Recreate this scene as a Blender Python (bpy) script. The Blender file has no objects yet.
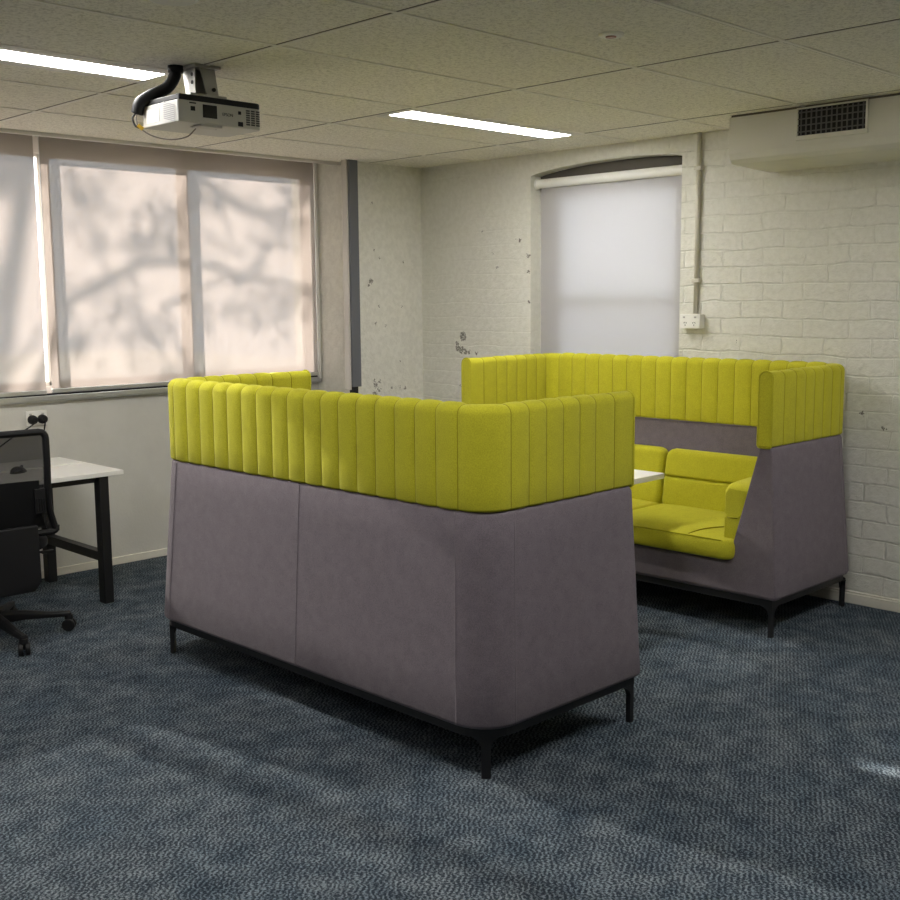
import bpy, bmesh, math, random
from mathutils import Vector, Matrix
random.seed(7)
SC = bpy.context.scene
COL = SC.collection
PI = math.pi

# ---------------------------------------------------------------- dimensions
H = 2.58                      # ceiling height
XR = 5.72                     # right (brick) wall plane
YW = 6.45                     # window wall plane (inside face)
YN = 6.05                     # front face of the wall nib in the corner
XN = 5.06                     # left side of that nib
XB, YB = -2.6, -2.6           # walls behind the camera
GX, GY, TX, TY = 1.283, 2.852, 1.32, 0.66    # ceiling grid origin and pitch

# ---------------------------------------------------------------- materials
def mat(name, col=(.5, .5, .5), rough=.6, metal=0.0, spec=.5, sheen=0.0):
    m = bpy.data.materials.new(name); m.use_nodes = True
    b = m.node_tree.nodes['Principled BSDF']
    b.inputs['Base Color'].default_value = (*col, 1)
    b.inputs['Roughness'].default_value = rough
    b.inputs['Metallic'].default_value = metal
    b.inputs['Specular IOR Level'].default_value = spec
    if sheen:
        b.inputs['Sheen Weight'].default_value = sheen
        b.inputs['Sheen Roughness'].default_value = .5
    return m

class NT:
    """small wrapper for node building"""
    def __init__(s, m):
        s.t = m.node_tree; s.n = s.t.nodes; s.bsdf = s.n.get('Principled BSDF')
    def new(s, kind, **kw):
        n = s.n.new(kind)
        for k, v in kw.items():
            setattr(n, k, v)
        return n
    def link(s, a, b): s.t.links.new(a, b)
    def coord(s):
        return s.new('ShaderNodeTexCoord').outputs['Object']
    def geopos(s):
        return s.new('ShaderNodeNewGeometry').outputs['Position']
    def setv(s, sock, v):
        if isinstance(v, bpy.types.NodeSocket): s.link(v, sock)
        else: sock.default_value = v
    def math(s, op, a, b=0.0, c=0.0, clamp=False):
        n = s.new('ShaderNodeMath', operation=op); n.use_clamp = clamp
        s.setv(n.inputs[0], a); s.setv(n.inputs[1], b); s.setv(n.inputs[2], c)
        return n.outputs[0]
    def noise(s, vec, scale, detail=3.0, rough=.5, dist=0.0):
        n = s.new('ShaderNodeTexNoise')
        s.link(vec, n.inputs['Vector']); n.inputs['Scale'].default_value = scale
        n.inputs['Detail'].default_value = detail; n.inputs['Roughness'].default_value = rough
        n.inputs['Distortion'].default_value = dist
        return n.outputs['Fac']
    def ramp(s, v, a, b):            # smooth 0..1 between a and b
        n = s.new('ShaderNodeMapRange'); n.interpolation_type = 'SMOOTHSTEP'
        s.setv(n.inputs['Value'], v); n.inputs['From Min'].default_value = a; n.inputs['From Max'].default_value = b
        return n.outputs['Result']
    def mix(s, f, a, b):
        n = s.new('ShaderNodeMix', data_type='RGBA')
        s.setv(n.inputs['Factor'], f)
        for sock, v in ((n.inputs[6], a), (n.inputs[7], b)):
            if isinstance(v, bpy.types.NodeSocket): s.link(v, sock)
            else: sock.default_value = (*v, 1)
        return n.outputs[2]
    def bump(s, h, strength=.3, dist=.01):
        n = s.new('ShaderNodeBump'); n.inputs['Strength'].default_value = strength
        n.inputs['Distance'].default_value = dist
        s.link(h, n.inputs['Height']); s.link(n.outputs[0], s.bsdf.inputs['Normal'])
    def color(s, c): s.link(c, s.bsdf.inputs['Base Color'])
    def sep(s, v):
        n = s.new('ShaderNodeSeparateXYZ'); s.link(v, n.inputs[0]); return n.outputs
    def comb(s, x, y, z):
        n = s.new('ShaderNodeCombineXYZ')
        for i, v in enumerate((x, y, z)): s.setv(n.inputs[i], v)
        return n.outputs[0]

def fabric(name, col, var=.12, scale=260, bumpd=.0015, sheen=.07):
    m = mat(name, col, .95, 0, .15, sheen); t = NT(m); c = t.coord()
    f1 = t.noise(c, scale, 2, .6); f2 = t.noise(c, 22, 3, .6)
    dk = tuple(x * (1 - var) for x in col); lt = tuple(min(1, x * (1 + var)) for x in col)
    v = t.math('ADD', t.math('MULTIPLY', f1, .75), t.math('MULTIPLY', f2, .25))
    t.color(t.mix(t.ramp(v, .3, .7), dk, lt)); t.bump(f1, .35, bumpd)
    return m

M = {}
M['lime'] = fabric('lime wool', (.49, .46, .028), .13)
M['lime_dark'] = fabric('lime piping', (.27, .245, .006), .1)
M['grey_felt'] = fabric('purple grey felt', (.168, .142, .160), .22, 330)
M['felt_seam'] = fabric('felt seam', (.20, .17, .19), .1)
M['black_steel'] = mat('black powder coat', (.008, .008, .009), .45)
M['black_plastic'] = mat('black plastic', (.008, .008, .009), .55, 0, .3)
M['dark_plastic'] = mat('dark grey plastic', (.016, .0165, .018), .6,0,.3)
M['black_fabric'] = fabric('black fabric', (.014, .014, .016), .2)
M['white_lam'] = mat('white laminate', (.80, .79, .77), .35)
M['edge_lam'] = mat('pale edge band', (.55, .53, .49), .5)
M['white_plastic'] = mat('white plastic', (.84, .83, .79), .4)
M['white_paint'] = mat('white painted metal', (.72, .70, .66), .45)
M['alu'] = mat('aluminium', (.50, .50, .50), .38, .7)
M['frame'] = mat('window frame grey', (.62, .58, .55), .5)
M['silver'] = mat('silver grey metal', (.42, .41, .38), .4, .4)
M['trunk'] = mat('dark grey trunking', (.12, .125, .14), .5)
M['trunk_side'] = mat('pale trunking channel', (.55, .52, .48), .5)
M['proj'] = mat('projector white', (.50, .49, .46), .45)
M['vent_grey'] = mat('vent grey', (.11, .105, .10), .5)
M['head'] = mat('shaded gap brown', (.10, .09, .075), .8)  # shade under the arch, put into the colour
M['cable_pale'] = mat('pale grey cable', (.22, .20, .18), .5)
M['switch'] = mat('switch grey', (.45, .44, .42), .4)
M['yellow'] = mat('yellow plug', (.65, .42, .03), .5)
M['conduit'] = mat('conduit cream', (.60, .57, .48), .5)
M['bark'] = mat('bark', (.12, .09, .07), .9)
M['leaf'] = mat('leaf', (.10, .16, .04), .7)

def m_ceiling():
    m = mat('mineral fibre tile', (.6, .57, .5), .95, 0, .1); t = NT(m); c = t.coord()
    f = t.noise(c, 120, 4, .7); g = t.noise(c, 45, 2, .5); big = t.noise(c, 1.3, 2, .5)
    v = t.math('ADD', t.math('MULTIPLY', f, .7), t.math('MULTIPLY', g, .3))
    a = t.mix(t.ramp(v, .38, .55), (.64, .61, .535), (.90, .87, .78))
    t.color(t.mix(t.math('MULTIPLY', t.ramp(big, .4, .7), .15), a, (.66, .62, .53)))
    t.bump(v, .5, .004); return m
M['ceiling'] = m_ceiling()
M['grid'] = mat('ceiling grid', (.82, .79, .72), .5)
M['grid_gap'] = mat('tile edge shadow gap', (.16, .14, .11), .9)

def m_carpet():
    m = mat('woven carpet', (.1, .1, .1), .95, 0, .1); t = NT(m); c = t.coord(); x, y, z = t.sep(c)
    u = t.math('MULTIPLY', t.math('SUBTRACT', x, y), .7071); v = t.math('MULTIPLY', t.math('ADD', x, y), .7071)
    n1 = t.noise(c, 9, 3, .6); n2 = t.noise(c, 2.6, 4, .65); n3 = t.noise(c, 130, 3, .7)
    n4 = t.noise(c, 30, 2, .5)
    wig = t.math('SINE', t.math('ADD', t.math('MULTIPLY', v, 2 * PI / .060), t.math('MULTIPLY', n4, 9.0)))
    up = t.math('ADD', u, t.math('ADD', t.math('MULTIPLY', wig, .0045), t.math('MULTIPLY', n4, .02)))
    st = t.math('SINE', t.math('MULTIPLY', up, 2 * PI / .017))
    val = t.math('ADD', t.math('MULTIPLY', st, .32), t.math('MULTIPLY', t.math('SUBTRACT', n3, .5), 4.6))
    val = t.math('ADD', val, t.math('MULTIPLY', t.math('SUBTRACT', n1, .5), .9))
    fleck = t.ramp(val, -.45, .95)
    mott = t.ramp(t.math('ADD', t.math('MULTIPLY', n2, .6), t.math('MULTIPLY', n1, .4)),   .34, .66)
    dark = t.mix(mott, (.012, .019, .030), (.021, .029, .040))
    light = t.mix(mott, (.135, .178, .218), (.225, .255, .28))
    t.color(t.mix(fleck, dark, light)); t.bump(val, .5, .004); return m
M['carpet'] = m_carpet()

def spots(t, c, lst, amp=.03, nscale=45):
    """mask of paint chips: list of (x,y,z,r)"""
    nz = t.new('ShaderNodeTexNoise'); t.link(c, nz.inputs['Vector']); nz.inputs['Scale'].default_value = nscale; nz.inputs['Detail'].default_value = 3
    nv = t.new('ShaderNodeVectorMath', operation='MULTIPLY_ADD')
    t.link(nz.outputs['Color'], nv.inputs[0]); nv.inputs[1].default_value = (amp * 2,) * 3; t.link(c, nv.inputs[2])
    off = t.new('ShaderNodeVectorMath', operation='SUBTRACT'); t.link(nv.outputs[0], off.inputs[0]); off.inputs[1].default_value = (amp,) * 3
    out = None
    for (x, y, z, r) in lst:
        d = t.new('ShaderNodeVectorMath', operation='DISTANCE'); t.link(off.outputs[0], d.inputs[0]); d.inputs[1].default_value = (x, y, z)
        k = t.math('LESS_THAN', d.outputs['Value'], r * .8)
        out = k if out is None else t.math('MAXIMUM', out, k)
    br = t.noise(c, 85, 3, .7)
    return t.math('MULTIPLY', out, t.ramp(br, .40, .50))

def m_brick():
    m = mat('cream painted brick', (.7, .67, .58), .7, 0, .3); t = NT(m); c = t.coord(); x, y, z = t.sep(c)
    wob = t.noise(c, 5, 3, .6); wy = t.noise(c, 3.1, 2, .5)
    vec = t.comb(t.math('ADD', y, t.math('MULTIPLY', wob, .05)), t.math('ADD', z, t.math('MULTIPLY', wy, .045)), 0.0)
    b = t.new('ShaderNodeTexBrick'); t.link(vec, b.inputs['Vector'])
    b.inputs['Scale'].default_value = 1.0; b.inputs['Brick Width'].default_value = .255; b.inputs['Row Height'].default_value = .0965
    b.inputs['Mortar Size'].default_value = .0062; b.inputs['Mortar Smooth'].default_value = .55
    b.offset = .5; b.squash = 1.0
    b.inputs['Color1'].default_value = (.85, .85, .85, 1); b.inputs['Color2'].default_value = (1, 1, 1, 1); b.inputs['Mortar'].default_value = (0, 0, 0, 1)
    rough = t.noise(c, 28, 5, .65); fine = t.noise(c, 120, 3, .6)
    # courses show clearly right of the window, the left part is skimmed over
    bm = t.new('ShaderNodeMapRange'); t.link(y, bm.inputs['Value']); bm.inputs['From Min'].default_value = 3.8; bm.inputs['From Max'].default_value = 5.1
    bm.inputs['To Min'].default_value = 1; bm.inputs['To Max'].default_value = .22
    patch = t.ramp(t.noise(c, 1.9, 3, .6), .3, .52)
    zf = t.new('ShaderNodeMapRange'); t.link(z, zf.inputs['Value']); zf.inputs['From Min'].default_value = 1.2; zf.inputs['From Max'].default_value = 2.3
    zf.inputs['To Min'].default_value = 1.0; zf.inputs['To Max'].default_value = .40
    k = t.math('MULTIPLY', t.math('MULTIPLY', bm.outputs[0], zf.outputs[0]), t.math('ADD', t.math('MULTIPLY', patch, .75), .25))
    hgt = t.math('MULTIPLY', b.outputs['Fac'], t.math('MULTIPLY', k, -1.15))
    hh = t.math('ADD', hgt, t.math('ADD', t.math('MULTIPLY', rough, 1.0), t.math('MULTIPLY', fine, .25)))
    base = t.mix(t.ramp(rough, .3, .7), (.70, .685, .61), (.765, .75, .68))
    chips = spots(t, c, [(XR, 5.632, 1.385, .040), (XR, 5.685, 1.30, .030), (XR, 5.65, 1.288, .032), (XR, 5.61, 1.278, .024), (XR, 5.57, 1.272, .018), (XR, 5.505, 1.268, .016), (XR, 5.69, 1.335, .018),
                         (XR, 5.093, 2.031, .016), (XR, 5.13, 2.035, .009), (XR, 5.30, 1.86, .012), (XR, 5.34, 1.95, .009), (XR, 5.02, 1.93, .020), (XR, 5.02, 1.82, .014), (XR, 5.01, 1.62, .012), (XR, 5.441, 2.10, .009),
                         (XR, 2.681, 1.027, .013), (XR, 2.559, .962, .013), (XR, 3.451, 1.401, .009), (XR, 5.55, 1.07, .014), (XR, 5.66, 1.03, .012)], .026, 75)
    t.color(t.mix(t.math('MULTIPLY', chips, .85), base, (.10, .085, .07)))
    t.bump(hh, .75, .011); return m
M['brick'] = m_brick()

def m_nib():
    m = mat('flaking cream paint', (.66, .63, .55), .75, 0, .3); t = NT(m); c = t.coord()
    rough = t.noise(c, 24, 5, .65); fine = t.noise(c, 110, 3, .6)
    base = t.mix(t.ramp(rough, .35, .65), (.68, .665, .60), (.755, .74, .675))
    chips = spots(t, c, [(x, YN, z, r) for x, z, r in ((5.232, 1.775, .024), (5.213, 1.747, .012), (5.262, 1.045, .026), (5.29, 1.008, .022), (5.251, .985, .024), (5.414, 1.018, .013), (5.45, 1.02, .012), (5.492, 1.02, .013),
                         (5.54, 1.005, .015), (5.25, 1.075, .016), (5.30, 1.07, .014), (5.254, 2.31, .010), (5.265, 1.989, .011), (5.319, 1.935, .011), (5.538, 1.911, .010), (5.366, 1.466, .012), (5.27, 1.48, .010), (5.30, 1.60, .009), (5.52, 1.60, .009), (5.5, 1.2, .010))], .026, 75)
    t.color(t.mix(t.math('MULTIPLY', chips, .8), base, (.13, .115, .10)))
    t.bump(t.math('ADD', rough, t.math('MULTIPLY', fine, .3)), .8, .010); return m
M['nib'] = m_nib()

def m_plain(name, a, b, bump=.004):
    m = mat(name, a, .8, 0, .25); t = NT(m); c = t.coord()
    f = t.noise(c, 3, 4, .6); g = t.noise(c, 90, 3, .6)
    t.color(t.mix(t.ramp(f, .35, .65), a, b)); t.bump(g, .25, bump); return m
M['plaster'] = m_plain('grey cream plasterboard', (.58, .565, .52), (.625, .61, .565))
M['cream'] = m_plain('cream paint', (.70, .685, .61), (.74, .72, .645))
M['skirt'] = m_plain('cream skirting', (.70, .67, .58), (.74, .71, .62))

def m_blind(name, diff, trans, see, hgain=1.0):
    m = bpy.data.materials.new(name); m.use_nodes = True; t = NT(m); n = t.n; n.remove(t.bsdf)
    out = n['Material Output']; c = t.coord()
    fine = t.noise(c, 160, 2, .6)
    d = t.new('ShaderNodeBsdfDiffuse'); d.inputs['Color'].default_value = (*diff, 1)
    tr = t.new('ShaderNodeBsdfTranslucent')
    t.link(t.mix(fine, tuple(x * .94 for x in trans), tuple(min(1, x * 1.06) for x in trans)), tr.inputs['Color'])
    tp = t.new('ShaderNodeBsdfTransparent')
    ad = t.new('ShaderNodeAddShader'); t.link(d.outputs[0], ad.inputs[0]); t.link(tr.outputs[0], ad.inputs[1])
    mx = t.new('ShaderNodeMixShader'); mx.inputs[0].default_value = see
    t.link(ad.outputs[0], mx.inputs[1]); t.link(tp.outputs[0], mx.inputs[2]); t.link(mx.outputs[0], out.inputs[0])
    return m
M['blind'] = m_blind('sunscreen blind', (.30, .27, .25), (.084, .071, .066), .24)
M['blind_white'] = m_blind('white blind', (.42, .41, .41), (.215, .21, .215), .10)
M['mesh'] = m_blind('chair mesh', (.010, .010, .011), (.008, .008, .008), .13)

def m_glass(name, rough=0.0, tint=(.95, .97, .97), bumpy=False):
    m = bpy.data.materials.new(name); m.use_nodes = True; t = NT(m); n = t.n; n.remove(t.bsdf)
    out = n['Material Output']
    tp = t.new('ShaderNodeBsdfTransparent'); tp.inputs['Color'].default_value = (*tint, 1)
    gl = t.new('ShaderNodeBsdfGlossy'); gl.inputs['Roughness'].default_value = rough
    mx = t.new('ShaderNodeMixShader'); mx.inputs[0].default_value = .06
    if bumpy:
        c = t.coord(); f = t.noise(c, 14, 4, .6, 1.2)
        mr = t.new('ShaderNodeMapRange'); t.link(f, mr.inputs['Value']); mr.inputs['From Min'].default_value = .35; mr.inputs['From Max'].default_value = .7
        t.link(t.mix(mr.outputs[0], (.70, .72, .74), (.98, .99, 1.0)), tp.inputs['Color'])
    t.link(tp.outputs[0], mx.inputs[1]); t.link(gl.outputs[0], mx.inputs[2]); t.link(mx.outputs[0], out.inputs[0])
    return m
M['glass'] = m_glass('window glass')
M['glass_wrinkle'] = m_glass('patterned glass', .1, (.9, .92, .94), True)

def m_emit(name, col, s):
    m = bpy.data.materials.new(name); m.use_nodes = True
    b = m.node_tree.nodes['Principled BSDF']
    b.inputs['Base Color'].default_value = (.8, .8, .8, 1)
    b.inputs['Emission Color'].default_value = (*col, 1); b.inputs['Emission Strength'].default_value = s
    return m
M['tube'] = m_emit('lit diffuser', (1.0, .98, .945), 30.0)
M['tube2'] = M['tube']
M['ground'] = m_plain('pale paving', (.35, .33, .30), (.42, .40, .36))

# ---------------------------------------------------------------- mesh helpers
def obj(name, bm, m, parent=None, smooth=False, bevel=0.0, seg=2, angle=40):
    bmesh.ops.recalc_face_normals(bm, faces=bm.faces)
    me = bpy.data.meshes.new(name); bm.to_mesh(me); bm.free()
    for mm in (m if isinstance(m, (list, tuple)) else [m]): me.materials.append(mm)
    if smooth:
        for p in me.polygons: p.use_smooth = True
    o = bpy.data.objects.new(name, me); COL.objects.link(o)
    if parent: o.parent = parent
    if bevel:
        md = o.modifiers.new('bevel', 'BEVEL'); md.width = bevel; md.segments = seg
        md.limit_method = 'ANGLE'; md.angle_limit = math.radians(angle); md.harden_normals = False
        if smooth is False:
            pass
    return o
def tag(o, label, cat, group=None, kind=None):
    o['label'] = label; o['category'] = cat
    if group: o['group'] = group
    if kind: o['kind'] = kind
    return o
def thing(name, label, cat, loc=(0, 0, 0), rz=0.0, group=None):
    o = bpy.data.objects.new(name, None); o.empty_display_size = .1; COL.objects.link(o)
    o.location = loc; o.rotation_euler = (0, 0, rz)
    return tag(o, label, cat, group)
def struct(name, bm, m, **kw):
    o = obj(name, bm, m, **kw); o['kind'] = 'structure'; return o
def B(): return bmesh.new()
def box(bm, x0, y0, z0, x1, y1, z1, mi=0):
    v = [bm.verts.new(p) for p in ((x0, y0, z0), (x1, y0, z0), (x1, y1, z0), (x0, y1, z0), (x0, y0, z1), (x1, y0, z1), (x1, y1, z1), (x0, y1, z1))]
    for f in ((0, 3, 2, 1), (4, 5, 6, 7), (0, 1, 5, 4), (1, 2, 6, 5), (2, 3, 7, 6), (3, 0, 4, 7)):
        fc = bm.faces.new([v[i] for i in f]); fc.material_index = mi
    return bm
def obox(bm, c, hx, hy, hz, mtx):
    """oriented box"""
    v = []
    for sx, sy, sz in ((-1, -1, -1), (1, -1, -1), (1, 1, -1), (-1, 1, -1), (-1, -1, 1), (1, -1, 1), (1, 1, 1), (-1, 1, 1)):
        v.append(bm.verts.new(Vector(c) + mtx @ Vector((sx * hx, sy * hy, sz * hz))))
    for f in ((0, 3, 2, 1), (4, 5, 6, 7), (0, 1, 5, 4), (1, 2, 6, 5), (2, 3, 7, 6), (3, 0, 4, 7)): bm.faces.new([v[i] for i in f])
    return bm
def tube(bm, pts, r, n=10, cap=True):
    pts = [Vector(p) for p in pts]; rs = r if isinstance(r, (list, tuple)) else [r] * len(pts)
    rings = []; up = None
    for i, p in enumerate(pts):
        d = (pts[min(i + 1, len(pts) - 1)] - pts[max(i - 1, 0)]).normalized()
        if up is None:
            up = Vector((0, 0, 1)) if abs(d.z) < .9 else Vector((1, 0, 0))
        a = d.cross(up).normalized(); up = a.cross(d).normalized()
        rings.append([bm.verts.new(p + (a * math.cos(2 * PI * k / n) + up * math.sin(2 * PI * k / n)) * rs[i]) for k in range(n)])
    for i in range(len(rings) - 1):
        for k in range(n):
            bm.faces.new((rings[i][k], rings[i][(k + 1) % n], rings[i + 1][(k + 1) % n], rings[i + 1][k]))
    if cap:
        bm.faces.new(rings[0][::-1]); bm.faces.new(rings[-1])
    return bm
def lathe(bm, prof, c=(0, 0, 0), n=28):
    """profile of (r,z) about the z axis"""
    rings = []
    for r, z in prof:
        rings.append([bm.verts.new((c[0] + r * math.cos(2 * PI * k / n), c[1] + r * math.sin(2 * PI * k / n), c[2] + z)) for k in range(n)])
    for i in range(len(rings) - 1):
        for k in range(n): bm.faces.new((rings[i][k], rings[i][(k + 1) % n], rings[i + 1][(k + 1) % n], rings[i + 1][k]))
    bm.faces.new(rings[0][::-1]); bm.faces.new(rings[-1])
    return bm
def prism(bm, pts, vec):
    a = [bm.verts.new(p) for p in pts]; b = [bm.verts.new(Vector(p) + Vector(vec)) for p in pts]; n = len(a)
    bm.faces.new(a[::-1]); bm.faces.new(b)
    for i in range(n): bm.faces.new((a[i], a[(i + 1) % n], b[(i + 1) % n], b[i]))
    return bm
def spline(pts, n=8):
    pts = [Vector(p) for p in pts]; out = []
    P = [pts[0] * 2 - pts[1]] + pts + [pts[-1] * 2 - pts[-2]]
    for i in range(1, len(P) - 2):
        for k in range(n):
            t = k / n
            out.append(.5 * ((2 * P[i]) + (-P[i - 1] + P[i + 1]) * t + (2 * P[i - 1] - 5 * P[i] + 4 * P[i + 1] - P[i + 2]) * t * t + (-P[i - 1] + 3 * P[i] - 3 * P[i + 1] + P[i + 2]) * t ** 3))
    out.append(pts[-1]); return out

# ================================================================ ROOM SHELL
b = B(); box(b, XB, YB, -.12, XR + .3, YW + .3, 0); struct('floor', b, M['carpet'])

# ceiling: one slab up to the perimeter trim, the blind pocket behind it rises a little
b = B()
box(b, XB, YB, H, XR + .3, 6.17, H + .06); box(b, XB, 6.17, H + .10, XR + .3, YW + .3, H + .16); box(b, XB, 6.165, H + .05, XR + .3, 6.17, H + .12)
struct('ceiling', b, M['ceiling'])
b = B()
for k in range(-4, 6):
    y = GY + TY * k
    if YB < y < 6.1:
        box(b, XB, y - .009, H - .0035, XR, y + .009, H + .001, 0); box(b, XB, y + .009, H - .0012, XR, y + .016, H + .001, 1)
for k in range(-3, 5):
    x = GX + TX * k
    if XB < x < XR:
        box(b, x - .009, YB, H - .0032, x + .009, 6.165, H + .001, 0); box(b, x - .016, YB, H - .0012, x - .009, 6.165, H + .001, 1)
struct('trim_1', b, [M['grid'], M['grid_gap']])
b = B(); box(b, XB, 6.145, H - .02, XN, 6.17, H); box(b, XB, 6.165, H - .006, XN, 6.185, H + .1); struct('trim_2', b, M['white_paint'])

# right wall: painted brick with an arched window opening
WY0, WY1, WZ0, WZ1 = 3.83, 5.0, .95, 2.452
def arch(y):
    t = (y - WY0) / (WY1 - WY0)
    return WZ1 + .012 * t * -1 + .045 * math.sin(PI * min(1, max(0, t))) ** .7 + (.014 if t < .5 else .0) * (1 - 2 * t if t < .5 else 0)
b = B()
box(b, XR, YB, 0, XR + .26, WY0, H + .2); box(b, XR, WY1, 0, XR + .26, YW + .3, H + .2); box(b, XR, WY0, 0, XR + .26, WY1, WZ0)
ys = [WY0 + (WY1 - WY0) * i / 24 for i in range(25)]
for i in range(24):
    pts = [(XR, ys[i], arch(ys[i])), (XR, ys[i + 1], arch(ys[i + 1])), (XR, ys[i + 1], H + .2), (XR, ys[i], H + .2)]
    prism(b, pts, (.26, 0, 0))
struct('wall_right', b, M['brick'])
b = B(); box(b, XR - .014, YB, 0, XR, YN, .055); box(b, XR - .009, YB, .055, XR, YN, .068); struct('baseboard_right', b, M['skirt'], bevel=.004)
# wall nib in the corner
b = B(); box(b, XN, YN, 0, XR, YW + .26, H + .2); struct('wall_corner', b, M['nib'])
# window wall
OX0, OX1, OZ0 = .35, XN, 1.075
b = B(); box(b, XB, YW, 0, XN, YW + .22, OZ0); box(b, XB, YW, OZ0, OX0, YW + .22, H + .2); box(b, OX0, YW, 2.64, XN, YW + .22, H + .2)
struct('wall_left', b, M['plaster'])
b = B(); box(b, XB, YW - .012, 0, XN, YW, .048); struct('baseboard_left', b, M['skirt'], bevel=.003)
b = B(); box(b, XB, YB - .2, 0, XR + .26, YB, H + .2); struct('wall_back', b, M['cream'])
b = B(); box(b, XB - .2, YB, 0, XB, YW + .22, H + .2); struct('wall_side', b, M['cream'])

# plastered duct bulkhead on the right wall
b = B(); x0, y1, z0 = 5.30, 3.262, 2.335
prof = [(XR, H - .012), (x0, H - .012), (x0, z0 + .05), (x0 + .012, z0 + .02), (x0 + .04, z0), (XR, z0 - .015)]
prism(b, [(x, YB, z) for x, z in prof], (0, y1 - YB, 0)); struct('wall_bulkhead', b, M['cream'])
b = B(); box(b, x0 + .01, YB, H - .012, XR, y1 - .004, H, 0); struct('trim_3', b, M['grid_gap'])

# window 1: frame with mullions and sill track
FY0, FY1 = YW + .05, YW + .09
b = B()
for x0_, x1_ in ((.35, .45), (1.55, 1.62), (3.085, 3.12), (4.012, 4.058), (5.0, 5.06)): box(b, x0_, FY0, 1.10, x1_, FY1, 2.64)
box(b, .35, FY0, 2.51, 5.06, FY1, 2.64); box(b, .35, FY0, 1.075, 5.06, FY1, 1.15)
for x0_, x1_ in ((.45, 1.55), (1.62, 3.085), (3.12, 4.012), (4.058, 5.0)):       # sash rims
    for q in ((x0_, 1.15, x0_ + .02, 2.51), (x1_ - .02, 1.15, x1_, 2.51), (x0_, 1.15, x1_, 1.175), (x0_, 2.49, x1_, 2.51)):
        box(b, q[0], FY0 + .01, q[1], q[2], FY1 - .01, q[3])
w1 = struct('window_1', b, M['frame'], bevel=.004)
b = B()
for x0_, x1_ in ((.45, 1.55), (1.62, 3.085), (3.12, 4.012), (4.058, 5.0)): box(b, x0_ + .01, FY0 + .025, 1.16, x1_ - .01, FY0 + .030, 2.505)
obj('pane', b, M['glass'], w1)
b = B(); box(b, .35, YW - .035, 1.062, XN, YW + .12, 1.083); box(b, .35, YW - .040, 1.070, XN, YW - .030, 1.100); box(b, .35, YW - .012, 1.083, XN, YW + .12, 1.10)
obj('window_sill', b, M['alu'], w1, bevel=.003)
b = B(); box(b, .36, YW - .033, 1.096, 5.03, YW - .006, 1.110); obj('sill_shade_strip', b, M['dark_plastic'], w1)  # dark strip standing for the shadow line below the blind rails
b = B(); box(b, 5.032, YW - .055, 1.09, 5.050, YW - .020, H + .02); box(b, 5.040, YW - .012, 1.09, XN, YW + .045, H + .02)
obj('jamb', b, M['white_paint'], w1, bevel=.003)

# window 2 in the brick wall
b = B(); x0_, x1_ = XR + .10, XR + .15
y0, y1 = WY0 + .001, WY1 - .001
for q in ((y0, .96, y0 + .09, 2.36), (y1 - .20, .96, y1, 2.36), (y0, .96, y1, 1.03), (y0, 2.30, y1, 2.36), (y0, 1.60, y1, 1.655)):
    box(b, x0_, q[0], q[1], x1_, q[2], q[3])
w2 = struct('window_2', b, M['white_paint'], bevel=.004)
b = B(); box(b, XR + .10, y0, 2.36, XR + .20, y1, 2.58); obj('head_gap_shade', b, M['head'], w2)  # dark filler painted as the shaded gap above the blind tube
b = B(); box(b, XR + .12, y0 + .07, 1.64, XR + .126, y1 - .18, 2.35); obj('upper_pane', b, M['glass'], w2)
b = B(); box(b, XR + .12, y0 + .07, 1.01, XR + .126, y1 - .18, 1.62); obj('lower_pane', b, M['glass_wrinkle'], w2)
b = B(); box(b, XR + .09, y0, .95, XR + .16, y1, .965); obj('window_sill', b, M['white_paint'], w2)

# ================================================================ BLINDS
def roller_blind(label, x0, x1, zb, y, group, m):
    t = thing('roller_blind', label, 'blind', (x0, y, zb), 0, group); L = x1 - x0; hh = H + .05 - zb
    b = B(); n = 40
    for i in range(n):                                     # sheet with real thickness, hanging very slightly bowed
        xa, xb = L * i / n, L * (i + 1) / n
        box(b, xa, -.0006, .02, xb, .0006, hh)
    bmesh.ops.remove_doubles(b, verts=b.verts, dist=1e-5)
    obj('blind_fabric', b, m, t)
    b = B(); box(b, 0, -.010, 0, L, .010, .026); obj('bottom_rail', b, M['alu'], t, bevel=.004)
    b = B(); tube(b, [(0, .03, hh - .01), (L, .03, hh - .01)], .026, 16); obj('roller_tube', b, M['silver'], t, smooth=False)
    b = B(); tube(b, [(-.006, -.012, hh - .03), (-.006, -.012, hh - .9)], .0022, 6); obj('chain', b, M['alu'], t)
    return t
g = 'sunscreen blinds over the long window'
roller_blind('sheer sunscreen blind at the left end of the window, cut off by the frame', .45, 3.0, 1.108, 6.412, g, M['blind'])
roller_blind('wide sheer sunscreen blind with tree shadows, above the lime booth by the window', 3.035, 5.03, 1.112, 6.412, g, M['blind'])

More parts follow.
